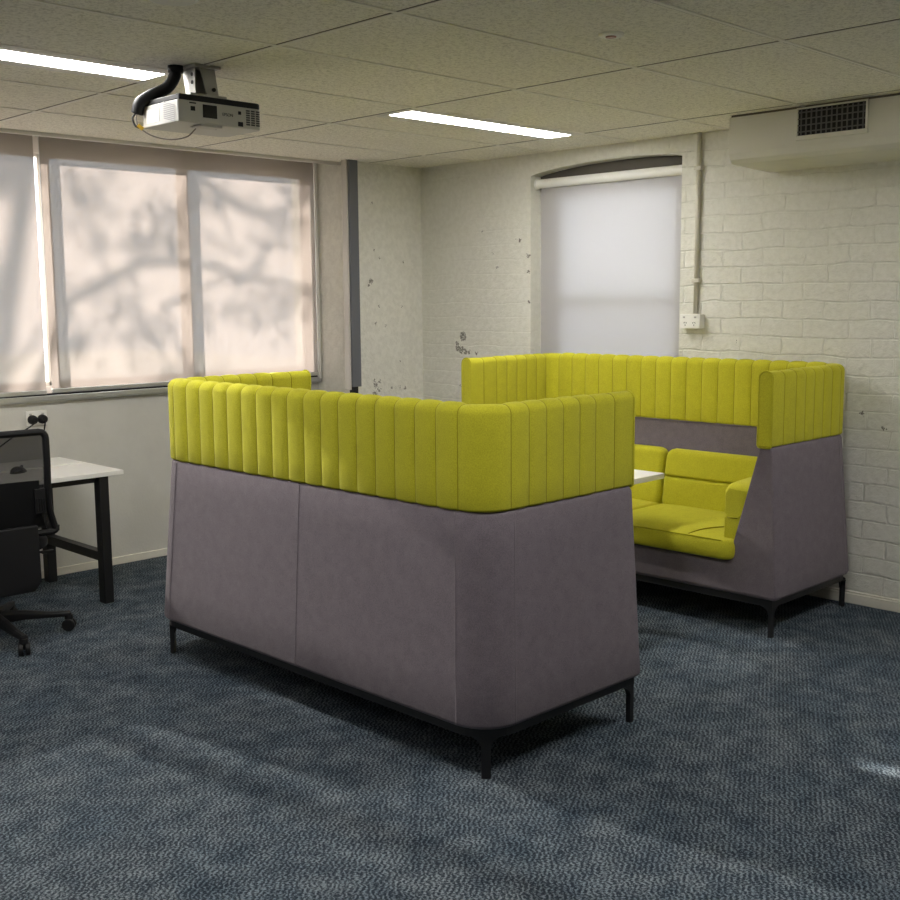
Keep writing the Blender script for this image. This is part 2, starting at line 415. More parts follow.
# blind of window 2, hung inside the reveal
xb = XR + .068; by0, by1 = WY0 + .010, WY1 - .016
t = thing('roller_blind', 'opaque white roller blind in the arched recess of the brick wall', 'blind', (xb, by0, 1.0))
b = B(); box(b, -.0006, .012, .02, .0006, by1 - by0 - .018, 1.39); obj('blind_fabric', b, M['blind_white'], t)
b = B(); tube(b, [(-.012, 0, 1.39), (-.012, by1 - by0, 1.39)], .030, 20); obj('roller_tube', b, M['white_plastic'], t)
for yy in (-.006, by1 - by0 - .002):
    b = B(); tube(b, [(-.012, yy, 1.39), (-.012, yy + .008, 1.39)], .036, 20); obj('bracket', b, M['white_plastic'], t)
b = B(); box(b, -.009, .012, 0, .009, by1 - by0 - .018, .026); obj('bottom_rail', b, M['white_plastic'], t, bevel=.004)
b = B(); tube(b, [(-.03, -.004, 1.39), (-.03, -.004, .3)], .002, 6); obj('chain', b, M['white_plastic'], t)

# ================================================================ CEILING FITTINGS
def troffer(label, ix, iy0):
    x0, x1 = ix + .012, ix + TX - .012; y0 = iy0 + .012; y1 = iy0 + TY / 2 - .012
    t = thing('ceiling_light', label, 'light', ((x0 + x1) / 2, (y0 + y1) / 2, H), 0, 'recessed strip lights')
    L, W = (x1 - x0) / 2, (y1 - y0) / 2; yc = .0
    b = B()
    for q in ((-L, -W, L, -W + .06), (-L, W - .075, L, W), (-L, -W, -L + .02, W), (L - .02, -W, L, W)): box(b, q[0], q[1], -.005, q[2], q[3], .004)
    obj('frame', b, M['white_paint'], t, bevel=.002)
    b = B(); box(b, -L + .02, -W + .06, -.0035, L - .02, W - .075, .003); obj('diffuser', b, M['tube'], t)
    return t
troffer('lit strip light panel beside the projector, cut off by the left edge', GX, GY + 2 * TY)
troffer('lit strip light panel in the ceiling near the corner', GX + 2 * TX, GY + 2 * TY)
for ix, k in ((GX, -2), (GX + 2 * TX, -3), (GX - 2 * TX, 2)):  # unseen panels added along the ceiling for room and right wall brightness
    troffer('lit strip light panel out of view, added to brighten the room', ix, GY + k * TY)

t = thing('smoke_detector', 'small round white ceiling sensor with reddish centre', 'sensor', (3.363, 2.561, H))
b = B(); lathe(b, [(.046, 0), (.046, -.005), (.040, -.010)]); obj('rim', b, M['white_plastic'], t)
b = B(); lathe(b, [(.020, -.009), (.019, -.013), (.014, -.014)]); obj('sensor_eye', b, mat('reddish lens', (.35, .16, .12), .4), t)
t = thing('ceiling_speaker', 'round white ceiling disc at the top edge of the photo', 'speaker', (1.955, 3.165, H))
b = B(); lathe(b, [(.085, 0), (.085, -.006), (.075, -.014)], n=40); obj('rim', b, M['white_plastic'], t)
b = B(); lathe(b, [(.068, -.013), (.066, -.016), (.03, -.018)], n=40); obj('cover', b, M['white_paint'], t)

# air vent on the bulkhead
t = thing('air_vent', 'dark grille air vent set in the plastered bulkhead', 'vent', (5.30, 2.695, 2.435))
W = .185; HH = .135
b = B()
for q in ((-W, -.022, W, .0), (-W, 0, -W + .012, HH), (W - .01, 0, W, HH), (-W, HH - .008, W, HH)): box(b, -.012, q[0], q[1], .0, q[2], q[3])
obj('frame', b, M['cream'], t, bevel=.003)
b = B(); box(b, -.0028, -W + .01, 0, -.0008, W - .01, HH - .006); obj('backing', b, mat('vent dark', (.012, .012, .012), .8), t)
b = B()
for i in range(13):
    y = -W + .025 + i * (2 * W - .05) / 12
    box(b, -.007, y - .0035, .001, -.003, y + .0035, HH - .008)
obj('vertical_blades', b, M['vent_grey'], t)
b = B()
for i in range(4):
    z = .018 + i * .031
    box(b, -.011, -W + .012, z - .003, -.0075, W - .010, z + .003)
obj('horizontal_blades', b, M['vent_grey'], t)

# ================================================================ WALL FITTINGS
t = thing('cable_trunking', 'tall dark grey trunking strip on the corner pier beside the window', 'trunking', (4.998, YN, 0))
b = B(); box(b, -.014, -.052, 1.03, -.002, 0, H); obj('pale_channel', b, M['trunk_side'], t, bevel=.003)['label'] = 'pale side channel'
b = B(); box(b, -.002, -.066, 1.05, .076, 0, H); obj('cover', b, M['trunk'], t, bevel=.003)['label'] = 'dark grey front cover'
b = B(); box(b, .022, -.05, 0, .058, 0, 1.05); obj('cable_tail', b, M['black_plastic'], t)['label'] = 'black cable tail below the cover'
b = B(); box(b, .062, -.03, 0, .075, 0, 1.05); obj('bare_rail', b, M['trunk_side'], t)

t = thing('conduit_pipe', 'cream conduit running down the brick wall to the socket box', 'pipe', (XR, 3.706, 1.55))
b = B(); tube(b, [(-.014, .004, 0), (-.014, 0, H - 1.55)], .0135, 12); obj('tube', b, M['conduit'], t, smooth=True)
for z in (.18, .82):
    b = B(); box(b, -.030, -.026, z, 0, .026, z + .022); obj('saddle_clip', b, M['conduit'], t, bevel=.003)

def outlet(name, label, loc, rz, depth, w=.115, h=.072):
    t = thing(name, label, 'socket', loc, rz, None)
    if depth > .02:
        b = B(); box(b, -w / 2, -depth, -h / 2, w / 2, 0, h / 2); obj('mounting_box', b, M['white_plastic'], t, bevel=.004)
    b = B(); box(b, -w / 2 - .001, -depth - .009, -h / 2 - .001, w / 2 + .001, -depth, h / 2 + .001); obj('faceplate', b, M['white_plastic'], t, bevel=.003)
    for sx in (-.03, .03):
        b = B()
        for dx, dz, a in ((-.007, .0, .5), (.007, .0, -.5), (0, -.014, 0)):
            obox(b, (sx + dx, -depth - .0095, dz - .008), .0014, .0012, .0045, Matrix.Rotation(a, 3, 'Y'))
        obj('pin_slots', b, M['black_plastic'], t)
    for sx in (-.038, .038):
        b = B(); box(b, sx - .007, -depth - .013, .019, sx + .007, -depth - .008, .029); obj('rocker_switch', b, M['switch'], t, bevel=.001)
    return t
outlet('power_outlet', 'cream double socket box at the foot of the wall conduit', (XR, 3.722, 1.506), -PI / 2, .045, .135, .082)
ol = outlet('power_outlet', 'white double wall socket under the window behind the office chair', (2.945, YW, .968), 0, .0, .125, .085)
for i, sx in enumerate((-.03, .03)):
    lab = ('left black plug in the white socket under the window', 'right black plug in the white socket under the window')[i]
    t = thing('power_plug', lab, 'plug', (2.945 + sx, YW - .010, .961), 0, 'black plugs in the socket')
    b = B(); tube(b, [(0, 0, 0), (0, -.014, 0), (0, -.030, 0), (0, -.036, 0)], [.0275, .0275, .024, .016], 20); obj('plug_body', b, M['black_plastic'], t)
    b = B()
    if i == 0: pts = [(0, -.036, -.004), (0, -.05, -.012), (-.05, -.042, -.045), (-.13, -.036, -.085), (-.26, -.03, -.17), (-.38, -.03, -.26)]
    else: pts = [(0, -.036, -.004), (-.002, -.046, -.02), (-.01, -.042, -.08), (-.012, -.034, -.2), (-.014, -.028, -.5)]
    tube(b, spline(pts, 6), .0042, 8); obj('cord', b, M['black_plastic'], t, smooth=True)

# ================================================================ BOOTH SOFAS
D, L = .824, 2.07              # depth and length; local x = depth (0 back, D open front), local y = length
ROUT = .134
def plan(off, front, r, n=7):
    """outer plan polyline from the near front corner round the back to the far front corner, outset by off"""
    p = [(front, -off)]
    a, bq = -off, L + off
    for k in range(n + 1):
        th = -PI / 2 - (PI / 2) * k / n
        p.append((-off + r + r * math.cos(th), a + r + r * math.sin(th)))
    for k in range(n + 1):
        th = PI - (PI / 2) * k / n
        p.append((-off + r + r * math.cos(th), bq - r + r * math.sin(th)))
    p.append((front, bq)); return p
def plan_in(ts, tb, front, r, n=7):
    p = [(front, ts)]
    for k in range(n + 1):
        th = -PI / 2 - (PI / 2) * k / n
        p.append((tb + r + r * math.cos(th), ts + r + r * math.sin(th)))
    for k in range(n + 1):
        th = PI - (PI / 2) * k / n
        p.append((tb + r + r * math.cos(th), L - ts - r + r * math.sin(th)))
    p.append((front, L - ts)); return p

def seg_len(path):
    s = [0]
    for i in range(1, len(path)): s.append(s[-1] + math.dist(path[i], path[i - 1]))
    return s

def channel_band(parent):
    T, Z0, Z1 = .080, .932, 1.292
    rc = ROUT - T / 2
    # centreline: list of (x, y, nx, ny) with outward normals, cut at seams
    def pt_at(kind, u):
        if kind == 'near': return (u, T / 2, 0, -1)
        if kind == 'far': return (u, L - T / 2, 0, 1)
        if kind == 'back': return (T / 2, u, -1, 0)
        if kind == 'c0':
            th = -PI / 2 - (PI / 2) * u; return (ROUT + rc * math.cos(th), ROUT + rc * math.sin(th), math.cos(th), math.sin(th))
        th = PI - (PI / 2) * u; return (ROUT + rc * math.cos(th), L - ROUT + rc * math.sin(th), math.cos(th), math.sin(th))
    wch = (D - .228 - ROUT) / 5
    chans = [('near', D, D - .114, .3), ('near', D - .114, D - .228, .3)]
    chans += [('near', D - .228 - i * wch, D - .228 - (i + 1) * wch, .6) for i in range(5)]
    chans += [('c0', 0, 1, .5)]
    n = 17; w = (L - 2 * ROUT) / n
    chans += [('back', ROUT + i * w, ROUT + (i + 1) * w, 1) for i in range(n)]
    chans += [('c1', 0, 1, .5)]
    chans += [('far', ROUT + i * wch, ROUT + (i + 1) * wch, .6) for i in range(5)]
    chans += [('far', D - .228, D - .114, .3), ('far', D - .114, D, .3)]
    # cross-section, going from bottom outside up over the top and down the inside: (n, z, normal n, normal z)
    cs = []; hw = T / 2 - .006; r = .032; rb = .010
    def arc(cn, cz, rr, a0, a1, k):
        for i in range(k + 1):
            a = a0 + (a1 - a0) * i / k; cs.append((cn + rr * math.cos(a), cz + rr * math.sin(a), math.cos(a), math.sin(a)))
    arc(hw - rb, Z0 + rb, rb, -PI / 2, 0, 3)
    for z in (Z0 + .09, Z0 + .18, Z0 + .27): cs.append((hw, z, 1, 0))
    arc(hw - r, Z1 - r, r, 0, PI / 2, 6)
    arc(-hw + r, Z1 - r, r, PI / 2, PI, 6)
    for z in (Z0 + .27, Z0 + .18, Z0 + .09): cs.append((-hw, z, -1, 0))
    arc(-hw + rb, Z0 + rb, rb, PI, 3 * PI / 2, 3)
    xs = [0, .025, .07, .15, .3, .5, .7, .85, .93, .975]
    b = B(); rings = []; seam_idx = []
    def add(kind, u, bul):
        x, y, nx, ny = pt_at(kind, u)
        rings.append([b.verts.new((x + nx * (a + an * bul), y + ny * (a + an * bul), z + az * bul * (1 if z > 1 else .3))) for a, z, an, az in cs])
    for ci, (kind, u0, u1, amt) in enumerate(chans):
        seam_idx.append(len(rings))
        sub = xs if kind not in ('c0', 'c1') else [0, .012, .035, .08, .16, .25, .34, .42, .5, .58, .66, .75, .84, .92, .965, .988]
        for q in sub:
            bul = .0098 * amt * (1 - abs(2 * q - 1) ** 3.6)
            if ci == 0 and q < .5: bul = .0088 * amt
            if ci == len(chans) - 1 and q > .5: bul = .0088 * amt
            add(kind, u0 + (u1 - u0) * q, bul)
    add('far', D, .0088 * .3)
    m = len(cs)
    fl = []
    for i in range(len(rings) - 1):
        for k in range(m):
            f = b.faces.new((rings[i][k], rings[i][(k + 1) % m], rings[i + 1][(k + 1) % m], rings[i + 1][k])); f.smooth = True
    # front ends: soft bevelled caps
    for ring, sgn in ((rings[0], 1), (rings[-1], 1)):
        cen = sum((v.co for v in ring), Vector()) / m
        inner = []
        for v in ring:
            d = Vector((0, cen.y - v.co.y, cen.z - v.co.z))
            dy = max(-.006, min(.006, d.y)); dz = max(-.006, min(.006, d.z))
            inner.append(b.verts.new((v.co.x + .005, v.co.y + dy, v.co.z + dz)))
        for k in range(m):
            b.faces.new((ring[k], ring[(k + 1) % m], inner[(k + 1) % m], inner[k]))
        b.faces.new(inner)
    b.edges.ensure_lookup_table()
    sharp = set()
    for i in seam_idx[1:]:
        for k in range(m):
            sharp.add((rings[i][k], rings[i][(k + 1) % m]))
    for a, c in sharp:
        e = b.edges.get((a, c))
        if e: e.smooth = False
    band = obj('headrest_band', b, M['lime'], parent)
    band['label'] = 'lime channel-stitched band'
    # stitched seam lines sunk into the valleys, and piping round the two front ends
    for ci in range(1, len(chans)):
        kind, u0 = chans[ci][0], chans[ci][1]
        x, y, nx, ny = pt_at(kind, u0)
        b = B(); tube(b, [(x + nx * (a - .0001), y + ny * (a - .0001), z) for a, z, an, az in cs[2:-2]], .0019, 5)
        obj('stitching', b, M['lime_dark'], band, smooth=True)
    for yy in (T / 2, L - T / 2):
        b = B(); loop = [(D + .002, yy + (a + an * .004), z + az * .004) for a, z, an, az in cs]
        tube(b, loop + [loop[0]], .0036, 6, cap=False)
        obj('end_piping', b, M['lime'], band, smooth=True)
    return band

def shell(parent):
    def outset(z):                     # flares out towards the base
        t = (z - .19) / (.93 - .19); return .046 - .047 * t
    def front(z): return D - .004 + .014 * (.93 - z)
    def tin(z): return .068 + (.93 - z) / .57 * .150
    def tback(z): return .075 + (.93 - z) / .57 * .06
    lv = [.187, .194, .205, .36, .5, .65, .8, .915, .926, .932]
    ins = {.187: .012, .194: .004, .926: .004, .932: .012}
    b = B(); outer = []
    for z in lv:
        o = outset(z) - ins.get(z, 0); fx = front(z) - ins.get(z, 0)
        outer.append([b.verts.new((x, y, z)) for x, y in plan(o, fx, ROUT + .012)])
    nP = len(outer[0])
    inner = []
    for z in lv[3:]:
        i2 = ins.get(z, 0)
        inner.append([b.verts.new((x, y, z)) for x, y in plan_in(tin(z) + i2, tback(z) + i2, front(z) - i2, .05)])
    def q(*v):
        f = b.faces.new(v); f.smooth = True; return f
    for i in range(len(lv) - 1):
        for k in range(nP - 1): q(outer[i][k], outer[i][k + 1], outer[i + 1][k + 1], outer[i + 1][k])
    for i in range(len(inner) - 1):
        for k in range(nP - 1): q(inner[i][k + 1], inner[i][k], inner[i + 1][k], inner[i + 1][k + 1])
    for k in range(nP - 1): q(outer[-1][k], outer[-1][k + 1], inner[-1][k + 1], inner[-1][k])
    b.faces.new(outer[0][::-1])
    for i in range(3):
        b.faces.new((outer[i][0], outer[i + 1][0], outer[i + 1][-1], outer[i][-1]) if i < 2 else
                    (outer[2][0], outer[3][0], inner[0][0], inner[0][-1], outer[3][-1], outer[2][-1]))
    for i in range(len(inner) - 1):
        b.faces.new((outer[i + 3][0], outer[i + 4][0], inner[i + 1][0], inner[i][0]))
        b.faces.new((outer[i + 3][-1], inner[i][-1], inner[i + 1][-1], outer[i + 4][-1]))
    b.faces.new(inner[0])
    s = obj('shell', b, M['grey_felt'], parent, bevel=.009, seg=3, angle=50); s['label'] = 'purple-grey felt shell'
    # upholstery seams: corner panels and the middle of the back
    zs = [.195, .205, .36, .5, .65, .8, .915, .926]
    for which in range(5):
        pts = []
        for z in zs:
            o = outset(z) - ins.get(z, 0) * .7; pl = plan(o, front(z), ROUT + .012)
            x, y = (pl[1], pl[8], (pl[8][0], L / 2 - .02), pl[9], pl[16])[which]
            pts.append((x, y, z))
        b = B(); tube(b, pts, .0021, 6); obj('upholstery_seam', b, M['felt_seam'], s, smooth=True)
    return s

def cushion_grid(us, vs, w, h, r, e, tf, tb, grooves):
    """puffy rounded-rectangle cushion in local u,v; thickness along +n.  returns bmesh with coords (u,v,n)"""
    b = B()
    def sdf(u, v):
        qx, qy = abs(u) - (w / 2 - r), abs(v) - (h / 2 - r)
        return math.hypot(max(qx, 0), max(qy, 0)) + min(max(qx, qy), 0) - r
    F, Bk = [], []
    for u in us:
        rf, rb_ = [], []
        for v in vs:
            uu, vv = u, v
            d = sdf(u, v)
            qx, qy = abs(u) - (w / 2 - r), abs(v) - (h / 2 - r)
            if qx > 0 and qy > 0:                     # project the corner on to the rounded outline (concentric)
                mx = max(qx, qy); ln = math.hypot(qx, qy); k = mx / ln
                uu = math.copysign(w / 2 - r + qx * k, u); vv = math.copysign(h / 2 - r + qy * k, v); d = mx - r
            x = min(1, max(0, -d / e)); f = math.sqrt(max(0, 1 - (1 - x) ** 2))
            dome = min(1, max(0, -d / (min(w, h) / 2))); hgt = tf * (f * .86 + .14 * math.sin(dome * PI / 2))
            for ax, pos, dep, sg in grooves:
                q = (uu if ax == 'u' else vv) - pos; hgt -= dep * math.exp(-(q / sg) ** 2) * f
            edge = abs(u) > w / 2 - 1e-6 or abs(v) > h / 2 - 1e-6
            a = b.verts.new((uu, vv, hgt)); rf.append(a)
            rb_.append(a if edge else b.verts.new((uu, vv, -tb * f)))
        F.append(rf); Bk.append(rb_)
    for i in range(len(us) - 1):
        for j in range(len(vs) - 1):
            for G, fl in ((F, False), (Bk, True)):
                q = [G[i][j], G[i + 1][j], G[i + 1][j + 1], G[i][j + 1]]
                if fl: q.reverse()
                if len(set(q)) == 4:
                    try: f = b.faces.new(q); f.smooth = True
                    except ValueError: pass
    return b
def lin(a, c, n, extra=()):
    s = {round(a + (c - a) * i / n, 5) for i in range(n + 1)} | {round(x, 5) for x in extra}
    return sorted(x for x in s if a - 1e-6 <= x <= c + 1e-6)
def edge_pts(h, e): return [-h / 2 + q for q in (.002, .005, .010, .017, .026)] + [h / 2 - q for q in (.002, .005, .010, .017, .026)]
def groove_pts(pos): return [pos + q for q in (-.016, -.011, -.007, -.004, -.002, 0, .002, .004, .007, .011, .016)]

def sofa_parts(parent):
    shell(parent); channel_band(parent)
    # seat cushions: two, each with a rounded back corner and a stitched curve
    s0, s1 = .178, L - .178; ws = (s1 - s0) / 2
    for i in range(2):
        w, h = ws - .004, .76
        bm = cushion_grid(lin(-w / 2, w / 2, 34, edge_pts(w, .04)), lin(-h / 2, h / 2, 30, edge_pts(h, .04)), w, h, .06, .022, .066, .042, [])
        cy, cx = s0 + ws * (i + .5), .105 + h / 2 + .01
        for v in bm.verts:
            u, vv, n = v.co; v.co = (cx + vv, cy + u, .405 + n - max(0, vv - .25) * .05)
        c = obj('seat_cushion', bm, M['lime'], parent)
        sg = -1 if i == 0 else 1                         # stitched curve near the outer end
        ye = cy + sg * w / 2
        b = B(); tube(b, [(cx + h / 2 - .013, cy - w / 2 + .06, .4545), (cx + h / 2 - .013, cy + w / 2 - .06, .4545)], .004, 8); obj('front_piping', b, M['lime'], c, smooth=True)
        b = B(); pts = [(cx + .0, ye - sg * .02, .470), (cx + .08, ye - sg * .12, .473), (cx + .17, ye - sg * .20, .473), (cx + .26, ye - sg * .245, .467), (cx + .35, ye - sg * .26, .458)]
        tube(b, spline(pts, 8), .003, 6); obj('stitching', b, M['lime_dark'], c, smooth=True)
    # back cushions: each with one stitched line across
    q0, q1 = .165, L - .165; wb = (q1 - q0) / 2
    for i in range(2):
        w, h = wb - .006, .352
        bm = cushion_grid(lin(-w / 2, w / 2, 34, edge_pts(w, .03)), lin(-h / 2, h / 2, 20, edge_pts(h, .03) + groove_pts(.015)), w, h, .055, .03, .050, .045, [('v', .015, .022, .006)])
        cy = q0 + wb * (i + .5)
        for v in bm.verts:
            u, vv, n = v.co
            z = .602 + vv + n * .10; x = .185 + n - vv * .16
            v.co = (x, cy + u, z)
        c = obj('back_cushion', bm, M['lime'], parent)
    # arm cushions leaning on the sloping wings
    for i in range(2):
        prof = [(.118, .738), (.235, .748), (.259, .722), (.264, .45), (.245, .425), (.195, .425)]
        b = B(); xs = [.16, .18, .30, .50, .72, .785, .803, .812]; rings = []
        for x in xs:
            k = .0 if .18 <= x <= .785 else (.010 if x in (.16, .803) else .024)
            cyy = sum(p[0] for p in prof) / 6; czz = sum(p[1] for p in prof) / 6
            pr = []
            for j, (y, z) in enumerate(prof):
                yy = y + (cyy - y) / max(.001, math.hypot(cyy - y, czz - z)) * k; zz = z + (czz - z) / max(.001, math.hypot(cyy - y, czz - z)) * k
                pr.append((yy, zz - max(0, x - .55) * .06))
            # add the pinched stitch line half way down both faces
            a, c = pr[2], pr[3]; g = [((a[0] * (1 - t) + c[0] * t) - dd, a[1] * (1 - t) + c[1] * t) for t, dd in ((.44, 0), (.475, .007), (.49, .010), (.505, .007), (.54, 0))]
            a2, c2 = pr[5], pr[0]; g2 = [((a2[0] * (1 - t) + c2[0] * t) + dd, a2[1] * (1 - t) + c2[1] * t) for t, dd in ((.46, 0), (.495, .007), (.51, .010), (.525, .007), (.56, 0))]
            full = pr[:3] + g + pr[3:] + g2
            rings.append([b.verts.new((x, (y if i == 0 else L - y), z)) for y, z in full])
        m = len(rings[0])
        for r in range(len(rings) - 1):
            for k in range(m): f = b.faces.new((rings[r][k], rings[r][(k + 1) % m], rings[r + 1][(k + 1) % m], rings[r + 1][k])); f.smooth = True
        b.faces.new(rings[0][::-1]); b.faces.new(rings[-1])
        a = obj('arm_cushion', b, M['lime'], parent, bevel=.007, seg=3, angle=35)
        # end seam across the front and piping round the front edge
        b = B()
        xm = .8125; ya, yb = (.182, .240)
        tube(b, [(xm, (ya if i == 0 else L - ya), .565), (xm, (yb if i == 0 else L - yb), .565)], .0035, 6)
        obj('stitching', b, M['lime_dark'], a, smooth=True)
    # black steel base: rails following the plan, legs with curved gussets
    b = B(); off = .022; pl = plan(off, D - .006, ROUT)
    ring_o = pl; ring_i = [(min(max(x, .03 if True else x), D - .045), y) for x, y in plan(off - .03, D - .045, ROUT - .03)]
    vo = [[b.verts.new((x, y, z)) for x, y in ring_o] for z in (.152, .188)]
    vi = [[b.verts.new((x, y, z)) for x, y in ring_i] for z in (.152, .188)]
    n = len(ring_o)
    for k in range(n):
        k2 = (k + 1) % n
        b.faces.new((vo[0][k], vo[0][k2], vo[1][k2], vo[1][k])); b.faces.new((vi[0][k2], vi[0][k], vi[1][k], vi[1][k2]))
        b.faces.new((vo[1][k], vo[1][k2], vi[1][k2], vi[1][k])); b.faces.new((vo[0][k2], vo[0][k], vi[0][k], vi[0][k2]))
    obj('base_frame', b, M['black_steel'], parent)
    def fillet(bm, p, dr, r=.055, th=.011):
        """curved web between leg top p and rail running in direction dr"""
        dr = Vector(dr).normalized(); nrm = Vector((-dr.y, dr.x, 0))
        pts = [Vector((0, 0, 0))] + [dr * (r - r * math.cos(PI / 2 * k / 8)) + Vector((0, 0, -(r - r * math.sin(PI / 2 * k / 8)))) for k in range(9)]
        pts = [pts[0]] + [q for q in pts[1:]]
        prism(bm, [tuple(Vector(p) + q - nrm * th) for q in pts], tuple(nrm * th * 2))
    q = ROUT * (1 - math.cos(PI / 4)) - .008
    for (x, y, rz, dirs) in ((q, q, PI / 4, ((1, -.62, 0), (-.62, 1, 0))), (q - .002, L - q + .026, -PI / 4, ((1, .62, 0), (-.62, -1, 0))),
                             (D - .020, -.012, 0, ((-1, 0, 0), (0, 1, 0))), (D - .020, L + .012, 0, ((-1, 0, 0), (0, -1, 0)))):
        b = B(); w = .017 if rz else .010
        obox(b, (x, y, .078), .0095 if rz else .011, w, .078, Matrix.Rotation(rz, 3, 'Z'))
        for d in dirs:
            dn = Vector(d).normalized(); fillet(b, (x + dn.x * w * .8, y + dn.y * w * .8, .153), d)
        obj('leg', b, M['black_steel'], parent)

sofaA = thing('booth_sofa', 'high-backed lime and grey booth sofa seen from behind, nearest the viewer', 'sofa', (2.68, 2.54, 0), 0, 'high-backed booth sofas')
sofa_parts(sofaA)
sofaB = sofaA.copy(); COL.objects.link(sofaB)
sofaB.location = (5.662, 2.705 + L, 0); sofaB.rotation_euler = (0, 0, PI)
sofaB['label'] = 'high-backed lime and grey booth sofa with its seat showing, against the brick wall'
def copy_children(src, dst):
    for ch in list(src.children):
        c = ch.copy(); COL.objects.link(c); c.parent = dst
        copy_children(ch, c)
copy_children(sofaA, sofaB)

# ================================================================ TABLE BETWEEN THE SOFAS
t = thing('meeting_table', 'white meeting table standing between the two booth sofas', 'table', (4.155, 3.72, 0))
b = B(); box(b, -.785, -.34, .70, .785, .34, .73); obj('tabletop', b, M['white_lam'], t, bevel=.004)
b = B(); tube(b, [(-.18, 0, .02), (-.18, 0, .695)], .03, 20); tube(b, [(-.34, 0, .02), (-.34, 0, .695)], .03, 20)
box(b, -.5, -.25, .685, .0, .25, .70); obj('pedestal', b, M['black_steel'], t, smooth=False)
b = B(); box(b, -.48, -.24, 0, -.05, .24, .02); obj('base_plate', b, M['black_steel'], t, bevel=.004)

# ================================================================ DESK, MOUSE
t = thing('office_desk', 'white-topped desk with black steel legs under the window', 'desk', (2.1, 6.03, 0))
DX = .945
b = B(); box(b, -1.2, -.41, .706, DX, -.003, .732); box(b, -1.2, .004, .706, DX, .352, .732); obj('desktop', b, M['white_lam'], t, bevel=.003)
b = B(); box(b, -1.2, -.006, .708, DX - .03, .006, .740); obj('joint_strip', b, M['white_plastic'], t)
b = B(); box(b, -1.2, -.36, .672, DX - .12, -.335, .706); box(b, -1.2, .30, .672, DX - .12, .325, .706); obj('beam', b, M['black_steel'], t)
for lx in (DX - .115, -1.05):
    for ly in (-.400, .28):
        b = B(); box(b, lx - .026, ly, 0, lx + .028, ly + .065, .706); obj('leg', b, M['black_steel'], t, bevel=.003)
    b = B(); box(b, lx - .024, -.34, .235, lx + .024, .31, .285); obj('side_rail', b, M['black_steel'], t)
    b = B(); box(b, lx - .024, -.34, .672, lx + .024, .31, .706); obj('top_rail', b, M['black_steel'], t)
t = thing('computer_mouse', 'black computer mouse on the desk, seen through the chair mesh', 'mouse', (2.60, 5.95, .733), .6)
b = B(); bmesh.ops.create_uvsphere(b, u_segments=20, v_segments=12, radius=1.0)
for v in b.verts:
    v.co = Vector((v.co.x * .062, v.co.y * .036, max(0, v.co.z) * .034 * (1 - .25 * v.co.x)))
obj('mouse_body', b, mat('glossy black', (.01, .01, .012), .15), t, smooth=True)
b = B(); tube(b, [(.035, -.004, .028), (.035, .004, .028)], .008, 12); obj('scroll_wheel', b, M['dark_plastic'], t)

# ================================================================ OFFICE CHAIR
HX, HY = 2.20, 5.425
t = thing('office_chair', 'black mesh-backed swivel office chair drawn up to the desk', 'chair', (HX, HY, 0), math.radians(-4))
a0 = math.radians(-19 + 4)
for k in range(5):
    a = a0 + k * 2 * PI / 5; dx, dy = math.cos(a), math.sin(a); R_ = .355
    b = B()
    sec = [(.03, .112, .030, .030), (.15, .108, .022, .022), (.28, .092, .019, .014), (R_ + .01, .088, .018, .011)]
    rings = []
    for r, z, hw, hh in sec:
        c = Vector((dx * r, dy * r, z)); s = Vector((-dy, dx, 0))
        rings.append([b.verts.new(c + s * sx * hw + Vector((0, 0, sz * hh))) for sx, sz in ((-1, -1), (1, -1), (1, .4), (.5, 1), (-.5, 1), (-1, .4))])
    for i in range(3):
        for j in range(6): b.faces.new((rings[i][j], rings[i][(j + 1) % 6], rings[i + 1][(j + 1) % 6], rings[i + 1][j]))
    b.faces.new(rings[0][::-1]); b.faces.new(rings[-1]); obj('leg', b, M['black_plastic'], t, bevel=.004)
    b = B(); ca = Vector((dx * R_, dy * R_, 0)); ax = Vector((math.cos(a + 1.2), math.sin(a + 1.2), 0))
    for s in (-1, 1):
        c = ca + ax * s * .016 + Vector((0, 0, .031))
        tube(b, [c - ax * .011, c - ax * .008, c + ax * .008, c + ax * .011], [.026, .031, .031, .026], 20)
    tube(b, [ca + Vector((0, 0, .030)), ca + Vector((0, 0, .062)), ca + Vector((0, 0, .082))], [.010, .022, .020], 12)
    obj('castor', b, M['black_plastic'], t)
b = B(); lathe(b, [(.045, .085), (.05, .10), (.045, .145), (.028, .15), (.028, .30), (.017, .30), (.017, .42)], n=24); obj('gas_column', b, M['black_plastic'], t)
b = B(); box(b, -.10, -.12, .405, .10, .12, .445); obj('mechanism', b, M['black_plastic'], t, bevel=.01)
b = B(); tube(b, spline([(.08, .0, .42), (.18, -.01, .41), (.26, -.02, .405)], 4), .006, 8); box(b, .25, -.035, .398, .31, -.005, .410); obj('lever', b, M['dark_plastic'], t)
bm = cushion_grid(lin(-.245, .245, 26, edge_pts(.49, .03)), lin(-.24, .24, 26, edge_pts(.48, .03)), .49, .48, .10, .04, .05, .035, [])
for v in bm.verts:
    v.co = (v.co.x, v.co.y + .03, v.co.z + .485 - max(0, v.co.y - .12) * .15)
obj('seat', bm, M['black_fabric'], t)
